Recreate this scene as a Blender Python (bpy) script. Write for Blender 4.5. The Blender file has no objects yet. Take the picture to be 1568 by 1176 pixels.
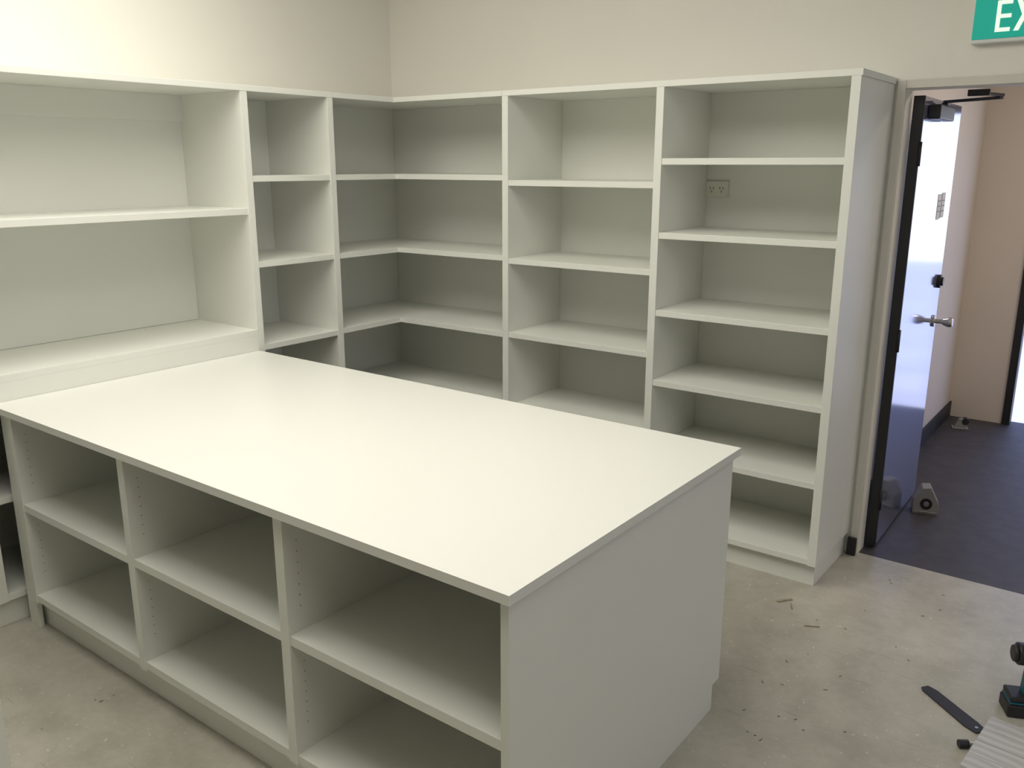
import bpy, bmesh, math, random
from mathutils import Vector, Matrix
random.seed(4)
scene = bpy.context.scene
scene.view_settings.view_transform = 'Standard'
scene.view_settings.look = 'None'
scene.view_settings.exposure = 0.0

# ------------------------------------------------------------ materials
def new_mat(name):
    m = bpy.data.materials.new(name); m.use_nodes = True
    nt = m.node_tree
    return m, nt, nt.nodes['Principled BSDF']

def simple(name, col, rough=0.5, metal=0.0, var=0.03, scale=6.0, bump=0.0, bscale=200, coat=0.0, spec=0.5):
    m, nt, b = new_mat(name)
    tc = nt.nodes.new('ShaderNodeTexCoord')
    n = nt.nodes.new('ShaderNodeTexNoise'); n.inputs['Scale'].default_value = scale
    n.inputs['Detail'].default_value = 5
    nt.links.new(tc.outputs['Object'], n.inputs['Vector'])
    r = nt.nodes.new('ShaderNodeValToRGB')
    r.color_ramp.elements[0].position = 0.3; r.color_ramp.elements[1].position = 0.7
    r.color_ramp.elements[0].color = tuple(c*(1-var) for c in col)+(1,)
    r.color_ramp.elements[1].color = tuple(min(1, c*(1+var)) for c in col)+(1,)
    nt.links.new(n.outputs['Fac'], r.inputs['Fac'])
    nt.links.new(r.outputs['Color'], b.inputs['Base Color'])
    b.inputs['Roughness'].default_value = rough
    b.inputs['Metallic'].default_value = metal
    b.inputs['Specular IOR Level'].default_value = spec
    b.inputs['Coat Weight'].default_value = coat
    if bump:
        n2 = nt.nodes.new('ShaderNodeTexNoise'); n2.inputs['Scale'].default_value = bscale
        nt.links.new(tc.outputs['Object'], n2.inputs['Vector'])
        bp = nt.nodes.new('ShaderNodeBump'); bp.inputs['Strength'].default_value = bump
        bp.inputs['Distance'].default_value = 0.002
        nt.links.new(n2.outputs['Fac'], bp.inputs['Height'])
        nt.links.new(bp.outputs['Normal'], b.inputs['Normal'])
    return m

M_wall = simple('wall_paint', (0.87, 0.85, 0.775), 0.75, var=0.01, scale=2, bump=0.15, bscale=160)
M_ceil = simple('ceiling_paint', (0.82, 0.81, 0.77), 0.8, var=0.01)
M_mel = simple('white_melamine', (0.815, 0.82, 0.76), 0.42, var=0.008, scale=3)
M_top = simple('counter_laminate', (0.81, 0.81, 0.76), 0.36, var=0.006, scale=2)
M_cor = simple('corridor_paint', (0.76, 0.68, 0.58), 0.6, var=0.015, scale=2)
M_black = simple('black_rubber', (0.018, 0.018, 0.02), 0.5)
M_dark = simple('dark_hole', (0.05, 0.05, 0.045), 0.8)
M_pin = simple('pin_hole', (0.38, 0.38, 0.35), 0.8)
M_cream = simple('frame_enamel', (0.70, 0.67, 0.60), 0.4)
M_leaf = simple('door_enamel', (0.50, 0.53, 0.72), 0.12, metal=0.8, var=0.01)
M_chrome = simple('satin_metal', (0.6, 0.58, 0.54), 0.28, metal=1.0)
M_grey = simple('grey_rubber', (0.30, 0.29, 0.27), 0.6)
M_carpet = simple('corridor_vinyl', (0.056, 0.051, 0.053), 0.55, var=0.2, scale=14, bump=0.4, bscale=120)
M_paper = simple('paper', (0.75, 0.76, 0.78), 0.7)
M_outlet = simple('outlet_plastic', (0.76, 0.75, 0.65), 0.4)
M_teal = simple('teal_plastic', (0.01, 0.10, 0.14), 0.4)
M_ground = simple('outside_paving', (0.55, 0.56, 0.6), 0.8, var=0.1, scale=3)
M_white = simple('white_plastic', (0.8, 0.8, 0.78), 0.4)
M_steel = simple('black_steel', (0.03, 0.03, 0.033), 0.4, metal=0.4)

def floor_mat():
    m, nt, b = new_mat('sealed_concrete')
    tc = nt.nodes.new('ShaderNodeTexCoord')
    def noise(s, d=6, rgh=0.6):
        n = nt.nodes.new('ShaderNodeTexNoise'); n.inputs['Scale'].default_value = s
        n.inputs['Detail'].default_value = d; n.inputs['Roughness'].default_value = rgh
        nt.links.new(tc.outputs['Object'], n.inputs['Vector']); return n
    n1 = noise(1.7); n2 = noise(7, 8, 0.7); n3 = noise(60, 2)
    r1 = nt.nodes.new('ShaderNodeValToRGB')
    r1.color_ramp.elements[0].position = 0.3; r1.color_ramp.elements[0].color = (0.42, 0.40, 0.34, 1)
    r1.color_ramp.elements[1].position = 0.72; r1.color_ramp.elements[1].color = (0.55, 0.525, 0.455, 1)
    nt.links.new(n1.outputs['Fac'], r1.inputs['Fac'])
    r2 = nt.nodes.new('ShaderNodeValToRGB')
    r2.color_ramp.elements[0].position = 0.36; r2.color_ramp.elements[0].color = (0.82, 0.815, 0.80, 1)
    r2.color_ramp.elements[1].position = 0.6; r2.color_ramp.elements[1].color = (1, 1, 1, 1)
    nt.links.new(n2.outputs['Fac'], r2.inputs['Fac'])
    mx = nt.nodes.new('ShaderNodeMix'); mx.data_type = 'RGBA'; mx.blend_type = 'MULTIPLY'
    mx.inputs[0].default_value = 1.0
    nt.links.new(r1.outputs['Color'], mx.inputs[6]); nt.links.new(r2.outputs['Color'], mx.inputs[7])
    r3 = nt.nodes.new('ShaderNodeValToRGB')
    r3.color_ramp.elements[0].position = 0.66; r3.color_ramp.elements[0].color = (0, 0, 0, 1)
    r3.color_ramp.elements[1].position = 0.72; r3.color_ramp.elements[1].color = (0.8, 0.8, 0.8, 1)
    nt.links.new(n3.outputs['Fac'], r3.inputs['Fac'])
    mx2 = nt.nodes.new('ShaderNodeMix'); mx2.data_type = 'RGBA'
    nt.links.new(r3.outputs['Color'], mx2.inputs[0])
    nt.links.new(mx.outputs[2], mx2.inputs[6]); mx2.inputs[7].default_value = (0.68, 0.66, 0.6, 1)
    mp = nt.nodes.new('ShaderNodeMapping'); mp.inputs['Scale'].default_value = (3, 60, 1); mp.inputs['Rotation'].default_value = (0, 0, 0.7)
    nt.links.new(tc.outputs['Object'], mp.inputs['Vector'])
    n4 = nt.nodes.new('ShaderNodeTexNoise'); n4.inputs['Scale'].default_value = 1.5; n4.inputs['Detail'].default_value = 2
    nt.links.new(mp.outputs['Vector'], n4.inputs['Vector'])
    r4 = nt.nodes.new('ShaderNodeValToRGB')
    r4.color_ramp.elements[0].position = 0.68; r4.color_ramp.elements[0].color = (0, 0, 0, 1)
    r4.color_ramp.elements[1].position = 0.75; r4.color_ramp.elements[1].color = (0.45, 0.45, 0.45, 1)
    nt.links.new(n4.outputs['Fac'], r4.inputs['Fac'])
    mx3 = nt.nodes.new('ShaderNodeMix'); mx3.data_type = 'RGBA'
    nt.links.new(r4.outputs['Color'], mx3.inputs[0]); nt.links.new(mx2.outputs[2], mx3.inputs[6])
    mx3.inputs[7].default_value = (0.24, 0.22, 0.19, 1)
    nt.links.new(mx3.outputs[2], b.inputs['Base Color'])
    b.inputs['Roughness'].default_value = 0.42
    bp = nt.nodes.new('ShaderNodeBump'); bp.inputs['Strength'].default_value = 0.08; bp.inputs['Distance'].default_value = 0.003
    nt.links.new(n2.outputs['Fac'], bp.inputs['Height']); nt.links.new(bp.outputs['Normal'], b.inputs['Normal'])
    return m
M_floor = floor_mat()

def plank_mat():
    m, nt, b = new_mat('grooved_board')
    tc = nt.nodes.new('ShaderNodeTexCoord')
    w = nt.nodes.new('ShaderNodeTexWave'); w.bands_direction = 'Y'
    w.inputs['Scale'].default_value = 9; w.inputs['Distortion'].default_value = 3.5
    w.inputs['Detail'].default_value = 3
    nt.links.new(tc.outputs['Object'], w.inputs['Vector'])
    r = nt.nodes.new('ShaderNodeValToRGB')
    r.color_ramp.elements[0].color = (0.46, 0.45, 0.46, 1); r.color_ramp.elements[1].color = (0.58, 0.57, 0.58, 1)
    nt.links.new(w.outputs['Fac'], r.inputs['Fac']); nt.links.new(r.outputs['Color'], b.inputs['Base Color'])
    b.inputs['Roughness'].default_value = 0.6
    return m
M_plank = plank_mat()

def emis(name, col, s):
    m, nt, b = new_mat(name)
    b.inputs['Base Color'].default_value = col+(1,)
    b.inputs['Emission Color'].default_value = col+(1,)
    b.inputs['Emission Strength'].default_value = s
    return m
M_green = emis('exit_green', (0.0, 0.27, 0.20), 0.75)
M_letter = emis('exit_letters', (0.85, 0.95, 0.85), 0.6)

# ------------------------------------------------------------ mesh helpers
class B:
    def __init__(s): s.bm = bmesh.new()
    def prism(s, pts, axis, lo, hi, mi=0):
        def mk(p, t):
            if axis == 'z': return (p[0], p[1], t)
            if axis == 'x': return (t, p[0], p[1])
            return (p[0], t, p[1])
        a = [s.bm.verts.new(mk(p, lo)) for p in pts]
        b = [s.bm.verts.new(mk(p, hi)) for p in pts]
        fs = [s.bm.faces.new(a), s.bm.faces.new(b)]
        n = len(pts)
        for i in range(n):
            fs.append(s.bm.faces.new((a[i], a[(i+1) % n], b[(i+1) % n], b[i])))
        for f in fs: f.material_index = mi
        return a+b
    def box(s, x0, x1, y0, y1, z0, z1, mi=0):
        return s.prism([(x0, y0), (x1, y0), (x1, y1), (x0, y1)], 'z', z0, z1, mi)
    def cyl(s, c, r, h, axis='z', mi=0, seg=24, r2=None):
        mat = Matrix.Translation(c)
        if axis == 'x': mat = mat @ Matrix.Rotation(math.pi/2, 4, 'Y')
        if axis == 'y': mat = mat @ Matrix.Rotation(math.pi/2, 4, 'X')
        g = bmesh.ops.create_cone(s.bm, cap_ends=True, segments=seg, radius1=r, radius2=r if r2 is None else r2, depth=h, matrix=mat)
        for v in g['verts']:
            for f in v.link_faces: f.material_index = mi
        return g['verts']
    def done(s, name, mats, bevel=0.0, parent=None, rot=None, loc=None, smooth=False, bseg=2):
        bm = s.bm
        bmesh.ops.recalc_face_normals(bm, faces=bm.faces[:])
        xs = [v.co for v in bm.verts]
        cx = (min(v.x for v in xs)+max(v.x for v in xs))/2
        cy = (min(v.y for v in xs)+max(v.y for v in xs))/2
        cz = min(v.z for v in xs)
        c = Vector((cx, cy, cz))
        if parent is None and loc is None:
            for v in bm.verts: v.co -= c
        me = bpy.data.meshes.new(name); bm.to_mesh(me); bm.free()
        for m in mats: me.materials.append(m)
        o = bpy.data.objects.new(name, me)
        scene.collection.objects.link(o)
        if parent is None: o.location = c if loc is None else loc
        else: o.parent = parent
        if rot: o.rotation_euler = rot
        if smooth:
            for p in me.polygons: p.use_smooth = True
        if bevel:
            md = o.modifiers.new('bevel', 'BEVEL'); md.width = bevel; md.segments = bseg
            md.limit_method = 'ANGLE'; md.angle_limit = math.radians(40)
        return o

def empty(name, loc, rz=0):
    e = bpy.data.objects.new(name, None); scene.collection.objects.link(e)
    e.location = loc; e.rotation_euler = (0, 0, rz); e.empty_display_size = 0.1
    return e

# ------------------------------------------------------------ room constants
WX, WY, RX, BY, CH = -3.87, 3.92, 2.9, -3.0, 3.0
DX0, DX1, DH = -0.95, 0.0, 2.055
CX0, CX1, CY1, CCH = -1.10, 1.3, 6.68, 2.7
def shell(name, boxes, mat):
    b = B()
    for x in boxes: b.box(*x)
    return b.done(name, [mat])
shell('floor', [(WX-0.1, RX+0.1, BY-0.1, WY+0.02, -0.1, 0)], M_floor)
shell('floor_corridor', [(CX0-0.1, CX1+0.1, WY+0.02, CY1+0.1, -0.1, 0)], M_carpet)
shell('ceiling', [(WX-0.1, RX+0.1, BY-0.1, WY+0.1, CH, CH+0.1)], M_ceil)
shell('ceiling_corridor', [(CX0-0.1, CX1+0.1, WY+0.1, CY1+0.1, CCH, CCH+0.1)], M_ceil)
shell('wall_left', [(WX-0.1, WX, BY-0.1, WY+0.1, 0, CH)], M_wall)
shell('wall_back', [(WX, DX0, WY, WY+0.1, 0, CH), (DX1, RX, WY, WY+0.1, 0, CH), (DX0, DX1, WY, WY+0.1, DH, CH)], M_wall)
shell('wall_right', [(RX, RX+0.1, BY-0.1, WY+0.1, 0, CH)], M_wall)
shell('wall_front', [(WX, RX, BY-0.1, BY, 0, CH)], M_wall)
FD0, FD1, FDH = -0.76, 0.35, 2.15
shell('wall_corridor_left', [(CX0-0.1, CX0, WY+0.1, CY1+0.1, 0, CCH)], M_cor)
shell('wall_corridor_right', [(CX1, CX1+0.1, WY+0.1, CY1+0.1, 0, CCH)], M_cor)
shell('wall_corridor_back', [(CX0, FD0, CY1, CY1+0.1, 0, CCH), (FD1, CX1, CY1, CY1+0.1, 0, CCH), (FD0, FD1, CY1, CY1+0.1, FDH, CCH)], M_cor)
shell('ground_outside', [(-8, 8, CY1+0.1, 18, -0.12, -0.02)], M_ground)

# trims
b = B()
b.box(DX0-0.035, DX0-0.001, WY-0.014, WY-0.001, 0, DH+0.035); b.box(DX1+0.001, DX1+0.05, WY-0.014, WY-0.001, 0, DH+0.035)
b.box(DX0-0.001, DX1+0.001, WY-0.014, WY-0.001, DH+0.001, DH+0.035)
b.done('trim_1', [M_cream], 0.003)
b = B(); b.box(DX0-0.042, DX0-0.003, WY-0.034, WY-0.015, 0, 0.085)
b.done('baseboard_back', [M_black], 0.002)
b = B(); b.box(CX0+0.001, CX0+0.013, WY+0.12, CY1-0.002, 0, 0.11)
b.done('baseboard_corridor', [M_black], 0.002)
b = B()
b.box(FD0+0.001, FD0+0.05, CY1-0.02, CY1+0.08, 0, FDH-0.001); b.box(FD1-0.05, FD1-0.001, CY1-0.02, CY1+0.08, 0, FDH-0.001)
b.box(FD0+0.05, FD1-0.05, CY1-0.02, CY1+0.08, FDH-0.06, FDH-0.001)
b.done('door_2_frame', [M_black], 0.003)

# ------------------------------------------------------------ back wall shelving
ZT = 2.075; ST = 0.027; FY = 3.44; FX = -3.385; BYK = WY-0.002; LXK = WX+0.002
BP = 0.008
BYF = BYK-BP-0.0005; LXF = LXK+BP+0.0005
def shelf_x(b, x0, x1, zc, y0=FY+0.004, y1=BYF):
    b.box(x0, x1, y0, y1, zc-ST/2, zc+ST/2)
b = B()
for c in (-2.645, -1.816, -1.013):
    b.box(c-0.018, c+0.018, FY, BYK, 0.105, ZT)
b.box(-2.663, -0.990, FY-0.001, BYK, ZT, 2.1)
b.box(-2.627, -1.834, BYK-BP, BYK, 0.105, ZT); b.box(-1.798, -1.031, BYK-BP, BYK, 0.105, ZT)
for z in (0.12, 0.53, 0.915, 1.29, 1.67): shelf_x(b, -2.627, -1.834, z)
for z in (0.12, 0.46, 0.79, 1.112, 1.455, 1.77): shelf_x(b, -1.798, -1.031, z)
b.box(-2.663, -1.008, FY+0.04, BYK-0.02, 0.0, 0.105)
b.done('built_in_shelving', [M_mel], 0.0012)

# ------------------------------------------------------------ corner L shelving
b = B()
def Lp(x1, y0, fx, fy, lx=LXF, by=BYF): return [(lx, y0), (fx, y0), (fx, fy), (x1, fy), (x1, by), (lx, by)]
b.prism(Lp(-2.664, 3.017, FX, FY-0.001, LXK, BYK), 'z', ZT, 2.1)
b.box(LXK, LXK+BP, 3.017, BYK, 0.105, ZT); b.box(LXF, -2.664, BYK-BP, BYK, 0.105, ZT)
for z in (0.12, 0.515, 0.912, 1.302, 1.694):
    b.prism(Lp(-2.664, 3.017, FX-0.004, FY+0.004), 'z', z-ST/2, z+ST/2)
b.prism(Lp(-2.664, 3.017, FX-0.04, FY+0.04), 'z', 0, 0.104)
b.done('corner_shelving', [M_mel], 0.0012)

# ------------------------------------------------------------ left wall shelving
b = B()
LY0 = -0.9
for c in (2.498, 2.998): b.box(LXK, FX, c-0.018, c+0.018, 0.105, ZT)
for c in (0.55, LY0+0.018): b.box(LXK, FX, c-0.018, c+0.018, 1.0, ZT)
b.box(LXK, FX+0.001, LY0, 3.016, ZT, 2.1)
b.box(LXK, LXK+BP, 2.516, 2.980, 0.105, ZT)
for z in (0.12, 0.515, 0.908, 1.302, 1.694): b.box(LXF, FX-0.004, 2.516, 2.980, z-ST/2, z+ST/2)
for y0, y1 in ((0.568, 2.480), (LY0+0.036, 0.532)):
    b.box(LXK, LXK+BP, y0, y1, 1.001, ZT)
    b.box(LXF, FX-0.004, y0, y1, 1.535, 1.563)
    b.box(LXF, LXF+0.016, y0, y1, 1.955, ZT)
b.box(LXK, FX, LY0, 2.480, 0.972, 1.0)
b.box(FX-0.02, FX, LY0, 2.480, 0.88, 0.972)
for c in (2.462, 1.235, 0.5, -0.2, LY0+0.018): b.box(LXK, FX-0.021, c-0.018, c+0.018, 0.105, 0.971)
for y0, y1 in ((1.253, 2.444), (0.518, 1.217), (-0.182, 0.482), (LY0+0.036, -0.218)):
    b.box(LXK, FX-0.024, y0, y1, 0.106, 0.133); b.box(LXF, FX-0.024, y0, y1, 0.50, 0.527)
    b.box(LXK, LXK+BP, y0, y1, 0.134, 0.971)
b.box(LXK, FX-0.05, LY0, 3.016, 0, 0.104)
b.done('built_in_shelving', [M_mel], 0.0012)

# ------------------------------------------------------------ island
b = B()
IY0, IY1, IX1 = 1.300, 2.460, -0.992
b.box(FX+0.002, -0.976, 1.281, 2.480, 0.875, 0.9, 1)
b.prism([(IY0, .105), (IY0, .875), (IY1, .875), (IY1, .09), (2.41, .09), (2.41, 0), (1.345, 0), (1.345, .105)], 'x', IX1-0.022, IX1)
ups = [(-3.31, -3.274), (-2.548, -2.512), (-1.773, -1.737), (IX1-0.022, IX1)]
for x0, x1 in ups[:3]: b.box(x0, x1, IY0+.001, IY1, 0.12, 0.874)
b.box(FX+0.003, -3.31, IY0+0.012, IY0+0.03, 0.0, 0.874)
for i in range(3):
    x0, x1 = ups[i][1], ups[i+1][0]
    b.box(x0, x1, 1.866, 1.884, 0.12, 0.874)
    for z in (0.14, 0.512):
        b.box(x0, x1, IY0+.004, 1.866, z-0.014, z+0.014)
        b.box(x0, x1, 1.884, IY1-.004, z-0.014, z+0.014)
b.box(FX+0.003, IX1-0.022, 1.345, 1.363, 0, 0.12); b.box(FX+0.003, IX1-0.022, 2.39, 2.408, 0, 0.12)
for i in range(3):
    for yy in (IY0+0.045, 1.80):
        for k in range(7):
            for base in (0.60, 0.24):
                b.cyl((ups[i][1]+0.0006, yy, base+k*0.032), 0.0024, 0.0008, 'x', 2, 8)
isl = b.done('storage_island', [M_mel, M_top, M_pin], 0.0012)

# ------------------------------------------------------------ near-left cupboard
b = B()
b.box(-2.95, -2.35, 0.33, 0.812, 0.9, 0.925, 1)
b.box(-2.95, -2.932, 0.34, 0.80, 0.1, 0.9); b.box(-2.368, -2.35, 0.34, 0.805, 0.0, 0.9)
b.box(-2.932, -2.368, 0.782, 0.80, 0.1, 0.9); b.box(-2.932, -2.368, 0.36, 0.782, 0.1, 0.118)
b.box(-2.932, -2.652, 0.34, 0.358, 0.103, 0.897); b.box(-2.648, -2.370, 0.34, 0.358, 0.103, 0.897)
b.box(-2.93, -2.37, 0.40, 0.78, 0.0, 0.1)
b.box(-2.68, -2.67, 0.325, 0.34, 0.6, 0.75, 2); b.box(-2.63, -2.62, 0.325, 0.34, 0.6, 0.75, 2)
b.done('base_cupboard', [M_mel, M_top, M_chrome], 0.0015)

# ------------------------------------------------------------ power outlet
b = B()
ox, oz, oy = -1.743, 1.646, BYK-BP-0.0005
b.box(ox-0.058, ox+0.058, oy-0.010, oy, oz-0.036, oz+0.036, 0)
for s in (-1, 1):
    b.box(ox+s*0.044-0.005, ox+s*0.044+0.005, oy-0.014, oy-0.010, oz+0.010, oz+0.026, 1)
    cxx = ox+s*0.024
    for dx, dz, ang in ((-0.008, 0.004, 0.5), (0.008, 0.004, -0.5), (0, -0.012, 0)):
        vs = b.box(-0.0016, 0.0016, oy-0.0108, oy-0.0095, -0.005, 0.005, 2)
        for v in vs:
            x, z = v.co.x, v.co.z
            v.co.x = cxx+dx+x*math.cos(ang)-z*math.sin(ang); v.co.z = oz+dz+x*math.sin(ang)+z*math.cos(ang)
b.done('power_outlet', [M_outlet, M_white, M_dark], 0.001)

# ------------------------------------------------------------ exit sign
e = empty('exit_sign', (-0.545, WY, 2.205))
b = B(); b.box(-0.185, 0.185, -0.045, -0.001, 0, 0.19); b.done('housing', [M_white], 0.004, e)
b = B(); b.box(-0.180, 0.180, -0.049, -0.045, 0.014, 0.186); b.done('face', [M_green], 0.001, e)
b = B()
z0, z1, y0, y1, t = 0.036, 0.146, -0.052, -0.049, 0.014
x = -0.104
b.box(x, x+t, y0, y1, z0, z1)
for zz in (z0, (z0+z1)/2-t/2, z1-t): b.box(x+t, x+0.05, y0, y1, zz, zz+t)
x = -0.042
b.prism([(x, z0), (x+.017, z0), (x+.062, z1), (x+.045, z1)], 'y', y0, y1)
b.prism([(x+.045, z0), (x+.062, z0), (x+.017, z1), (x, z1)], 'y', y0+.0003, y1)
b.box(0.032, 0.032+t, y0, y1, z0, z1)
b.box(0.056, 0.110, y0, y1, z1-t, z1); b.box(0.076, 0.09, y0, y1, z0, z1-t)
b.done('letters', [M_letter], 0, e)

# ------------------------------------------------------------ door leaf (opened into corridor)
d = empty('door_1', (-0.944, WY+0.105, 0), math.radians(1.2))
LT = 0.040; LW = 0.87; LH = 2.035
b = B(); b.box(0.001, LT, 0.003, LW, 0.012, LH); b.done('leaf', [M_leaf], 0.001, d)
b = B(); b.box(0.0, LT+0.0008, 0.0, 0.003, 0.012, LH)
b.box(LT, LT+0.004, 0.0, 0.012, 0.012, LH)
b.done('edge_seal', [M_black], 0, d)
b = B()
for z in (0.25, 1.0, 1.8): b.cyl((LT+0.006, -0.004, z), 0.007, 0.1, 'z')
b.done('hinges', [M_steel], 0, d, smooth=True)
b = B()
hz = 0.975; hy = LW-0.075
b.cyl((LT+0.005, hy, hz), 0.030, 0.010, 'x'); b.cyl((LT+0.03, hy, hz), 0.011, 0.05, 'x')
b.cyl((LT+0.060, hy, hz), 0.016, 0.028, 'x', r2=0.026); b.cyl((LT+0.083, hy, hz), 0.026, 0.018, 'x', r2=0.022)
b.done('door_knob', [M_chrome], 0.002, d, smooth=False)
b = B(); b.cyl((LT+0.008, hy, 1.18), 0.034, 0.016, 'x'); b.cyl((LT+0.02, hy, 1.18), 0.022, 0.014, 'x')
b.done('deadbolt', [M_steel], 0.002, d)
b = B()
b.box(LT+0.001, LT+0.05, 0.10, 0.42, 1.945, 2.005); b.cyl((LT+0.025, 0.30, 2.012), 0.014, 0.02, 'z')
b.done('closer_body', [M_steel], 0.006, d)
b = B()
def bar(b, p, q, w=0.012, h=0.006):
    p = Vector(p); q = Vector(q); dd = (q-p); n = Vector((-dd.y, dd.x, 0)).normalized()*w
    a = [p+n, p-n, q-n, q+n]; vs = [b.bm.verts.new(v+Vector((0, 0, s))) for s in (-h, h) for v in a]
    for f in ((0, 1, 2, 3), (4, 5, 6, 7), (0, 1, 5, 4), (1, 2, 6, 5), (2, 3, 7, 6), (3, 0, 4, 7)):
        b.bm.faces.new([vs[i] for i in f])
bar(b, (LT+0.025, 0.30, 2.024), (0.30, 0.18, 2.026)); bar(b, (0.30, 0.18, 2.036), (0.24, 0.012, 2.038))
b.box(0.20, 0.28, 0.0, 0.02, 2.025, 2.05)
b.done('closer_arm', [M_steel], 0.001, d)
b = B()
b.box(LT+0.0005, LT+0.0015, 0.545, 0.625, 1.50, 1.62); b.box(LT+0.0005, LT+0.0015, 0.64, 0.72, 1.505, 1.625)
for zz in (1.535, 1.56, 1.585): b.box(LT+0.0016, LT+0.002, 0.555, 0.612, zz, zz+0.006, 1); b.box(LT+0.0016, LT+0.002, 0.65, 0.71, zz, zz+0.006, 1)
b.done('notices', [M_paper, M_grey], 0, d)

# ------------------------------------------------------------ floor bits
b = B()
b.prism([(-0.055, 0), (0.055, 0), (0.055, 0.05), (0.015, 0.125), (-0.02, 0.12), (-0.055, 0.06)], 'y', -0.04, 0.04, 0)
b.box(-0.045, 0.045, -0.044, -0.041, 0.008, 0.014, 2)
b.cyl((0.0, -0.042, 0.05), 0.026, 0.006, 'y', 1); b.cyl((0.0, -0.046, 0.05), 0.012, 0.004, 'y', 2)
b.done('door_stop', [M_grey, M_black, M_chrome], 0.006, rot=(0, 0, 0.3), loc=(-0.822, 4.66, 0)).scale = (1.1, 1.1, 1.15)
b = B()
b.box(-0.05, 0.05, -0.03, 0.03, 0, 0.012); b.prism([(-0.04, 0.012), (0.04, 0.012), (0.025, 0.07), (-0.01, 0.07)], 'y', -0.018, 0.018)
b.cyl((0.03, 0, 0.055), 0.022, 0.05, 'y', 1)
b.done('door_stop', [M_grey, M_black], 0.003, rot=(0, 0, 0.3), loc=(-0.97, 6.38, 0))

b = B()
b.prism([(-0.12, -0.012), (-0.105, -0.020), (0.08, -0.026), (0.118, -0.018), (0.118, 0.018), (0.08, 0.022), (-0.09, 0.021), (-0.12, 0.012)], 'z', 0.0005, 0.005)
b.cyl((0.098, 0, 0.0055), 0.005, 0.001, 'z', 1)
b.done('saw_blade', [M_black, M_chrome], 0.0008, rot=(0, 0, math.radians(-38)), loc=(-0.35, 2.892, 0)).scale = (1.08, 1.15, 1)

b = B()
for i in range(4):
    b.box(-0.18, 0.18, -0.16+i*0.08, -0.083+i*0.08, 0.001, 0.028)
b.done('timber_offcut', [M_plank], 0.003, rot=(0, 0, math.radians(-6)), loc=(-0.075, 2.71, 0))
b = B(); b.cyl((0, 0, 0.0135), 0.013, 0.03, 'x', 0); b.cyl((0.022, 0, 0.0135), 0.007, 0.02, 'x', 1)
b.done('drill_bit_holder', [M_steel, M_chrome], 0.001, rot=(0, 0, 0.6), loc=(-0.283, 2.70, 0))

dr = empty('cordless_drill', (-0.155, 3.02, 0), math.radians(25)); dr.scale = (1.15, 1.15, 1.15)
b = B(); b.box(-0.06, 0.06, -0.038, 0.038, 0.001, 0.040); b.done('battery', [M_black], 0.006, dr)
b = B(); b.box(-0.055, 0.055, -0.035, 0.035, 0.041, 0.047); b.done('battery_stripe', [M_teal], 0.002, dr)
b = B(); b.box(-0.055, 0.055, -0.035, 0.035, 0.048, 0.064); b.done('battery_shoe', [M_black], 0.005, dr)
b = B(); b.prism([(-0.02, 0.06), (0.025, 0.06), (0.035, 0.16), (-0.015, 0.16)], 'y', -0.018, 0.018); b.done('handle', [M_teal], 0.009, dr, bseg=3)
b = B(); b.cyl((0.02, 0, 0.185), 0.032, 0.13, 'x', 0, 28); b.cyl((-0.05, 0, 0.185), 0.024, 0.012, 'x', 1, 28)
b.done('motor_housing', [M_steel, M_black], 0.004, dr)
b = B(); b.cyl((0.11, 0, 0.185), 0.027, 0.05, 'x', 0, 28, r2=0.022); b.cyl((0.155, 0, 0.185), 0.020, 0.04, 'x', 0, 28, r2=0.012)
b.done('chuck', [M_steel], 0.002, dr)
b = B(); b.box(0.034, 0.046, -0.008, 0.008, 0.125, 0.15); b.done('trigger', [M_black], 0.003, dr)

# debris
M_deb = simple('debris', (0.3, 0.26, 0.18), 0.8, var=0.3, scale=30)
def sliver(b, x, y, l, a, w=0.004, h=0.004):
    c, s = math.cos(a), math.sin(a)
    vs = b.box(-l/2, l/2, -w/2, w/2, 0.0005, h)
    for v in vs:
        X, Y = v.co.x, v.co.y
        v.co.x = x+X*c-Y*s; v.co.y = y+X*s+Y*c
b = B()
sliver(b, -1.06, 3.28, 0.07, 0.9, 0.012); sliver(b, -1.02, 3.25, 0.05, 2.0, 0.004); sliver(b, -0.90, 3.14, 0.06, 0.5, 0.003)
for i in range(26):
    sliver(b, random.uniform(-0.92, -0.5), random.uniform(2.2, 3.8), random.uniform(0.004, 0.014), random.uniform(0, 3), 0.003, 0.0025)
b.done('wood_debris', [M_deb], 0)
b = B()
sliver(b, -2.27, 1.0, 0.05, 0.3, 0.008); sliver(b, -2.24, 1.03, 0.03, 1.3)
for i in range(14):
    sliver(b, random.uniform(-3.0, -1.6), random.uniform(0.85, 1.25), random.uniform(0.004, 0.014), random.uniform(0, 3), 0.003, 0.0025)
b.done('wood_debris', [M_deb], 0)

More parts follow.
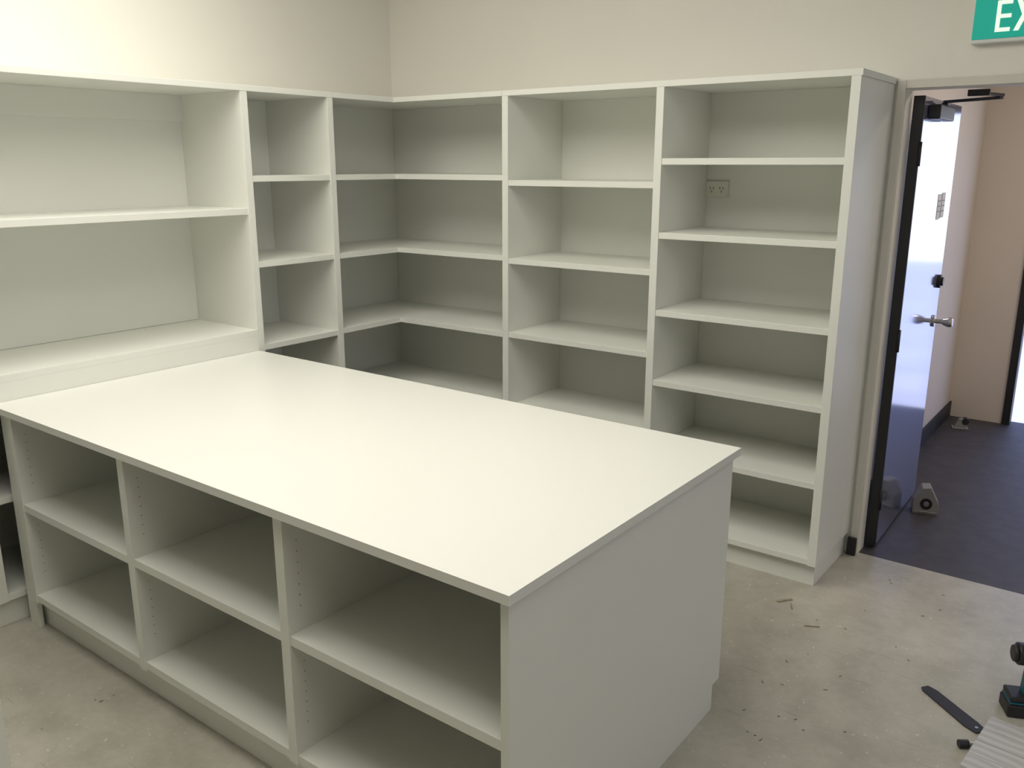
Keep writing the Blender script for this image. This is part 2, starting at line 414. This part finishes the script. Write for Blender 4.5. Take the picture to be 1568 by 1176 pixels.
# ------------------------------------------------------------ lights
def area(name, loc, sx, sy, p, col, rot=(0, 0, 0)):
    l = bpy.data.lights.new(name, 'AREA'); l.shape = 'RECTANGLE'; l.size = sx; l.size_y = sy
    l.energy = p; l.color = col
    o = bpy.data.objects.new(name, l); scene.collection.objects.link(o); o.location = loc; o.rotation_euler = rot
    return o
warm = (1.0, 0.965, 0.875)
area('ceiling_light', (-2.15, 1.45, 2.97), 2.5, 2.0, 62, warm)
area('ceiling_light', (0.3, 0.6, 2.97), 1.6, 1.2, 13, warm)
area('window_daylight', (2.8, 1.9, 1.5), 1.8, 1.6, 9, (0.60, 0.68, 1.0), (0, math.radians(90), 0))
area('corridor_light', (0.3, 5.2, 2.68), 0.9, 0.3, 16, (1.0, 0.90, 0.80))
s = bpy.data.lights.new('sun', 'SUN'); s.energy = 4.0; s.angle = 0.01
so = bpy.data.objects.new('sun', s); scene.collection.objects.link(so); so.rotation_euler = (0, math.radians(35), 0)

w = bpy.data.worlds.new('world'); scene.world = w; w.use_nodes = True
nt = w.node_tree; bg = nt.nodes['Background']; bg.inputs[1].default_value = 2.4
tc = nt.nodes.new('ShaderNodeTexCoord'); sx = nt.nodes.new('ShaderNodeSeparateXYZ'); rp = nt.nodes.new('ShaderNodeValToRGB')
nt.links.new(tc.outputs['Generated'], sx.inputs[0]); nt.links.new(sx.outputs['Z'], rp.inputs['Fac'])
rp.color_ramp.elements[0].position = 0.0; rp.color_ramp.elements[0].color = (0.85, 0.90, 1.0, 1)
rp.color_ramp.elements[1].position = 0.12; rp.color_ramp.elements[1].color = (0.32, 0.40, 0.75, 1)
nt.links.new(rp.outputs['Color'], bg.inputs[0])

# ------------------------------------------------------------ camera
yaw, pitch = math.radians(37.1), math.radians(14.3)
R = Vector((math.cos(yaw), math.sin(yaw), 0))
F = Vector((-math.sin(yaw)*math.cos(pitch), math.cos(yaw)*math.cos(pitch), -math.sin(pitch)))
U = R.cross(F)
cam = bpy.data.cameras.new('camera'); co = bpy.data.objects.new('camera', cam); scene.collection.objects.link(co)
cam.sensor_width = 36; cam.lens = 1322/1568*36; cam.clip_start = 0.05
m = Matrix((( R.x, U.x, -F.x), (R.y, U.y, -F.y), (R.z, U.z, -F.z))).to_4x4()
m.translation = (0, 0, 1.76)
co.matrix_world = m
scene.camera = co
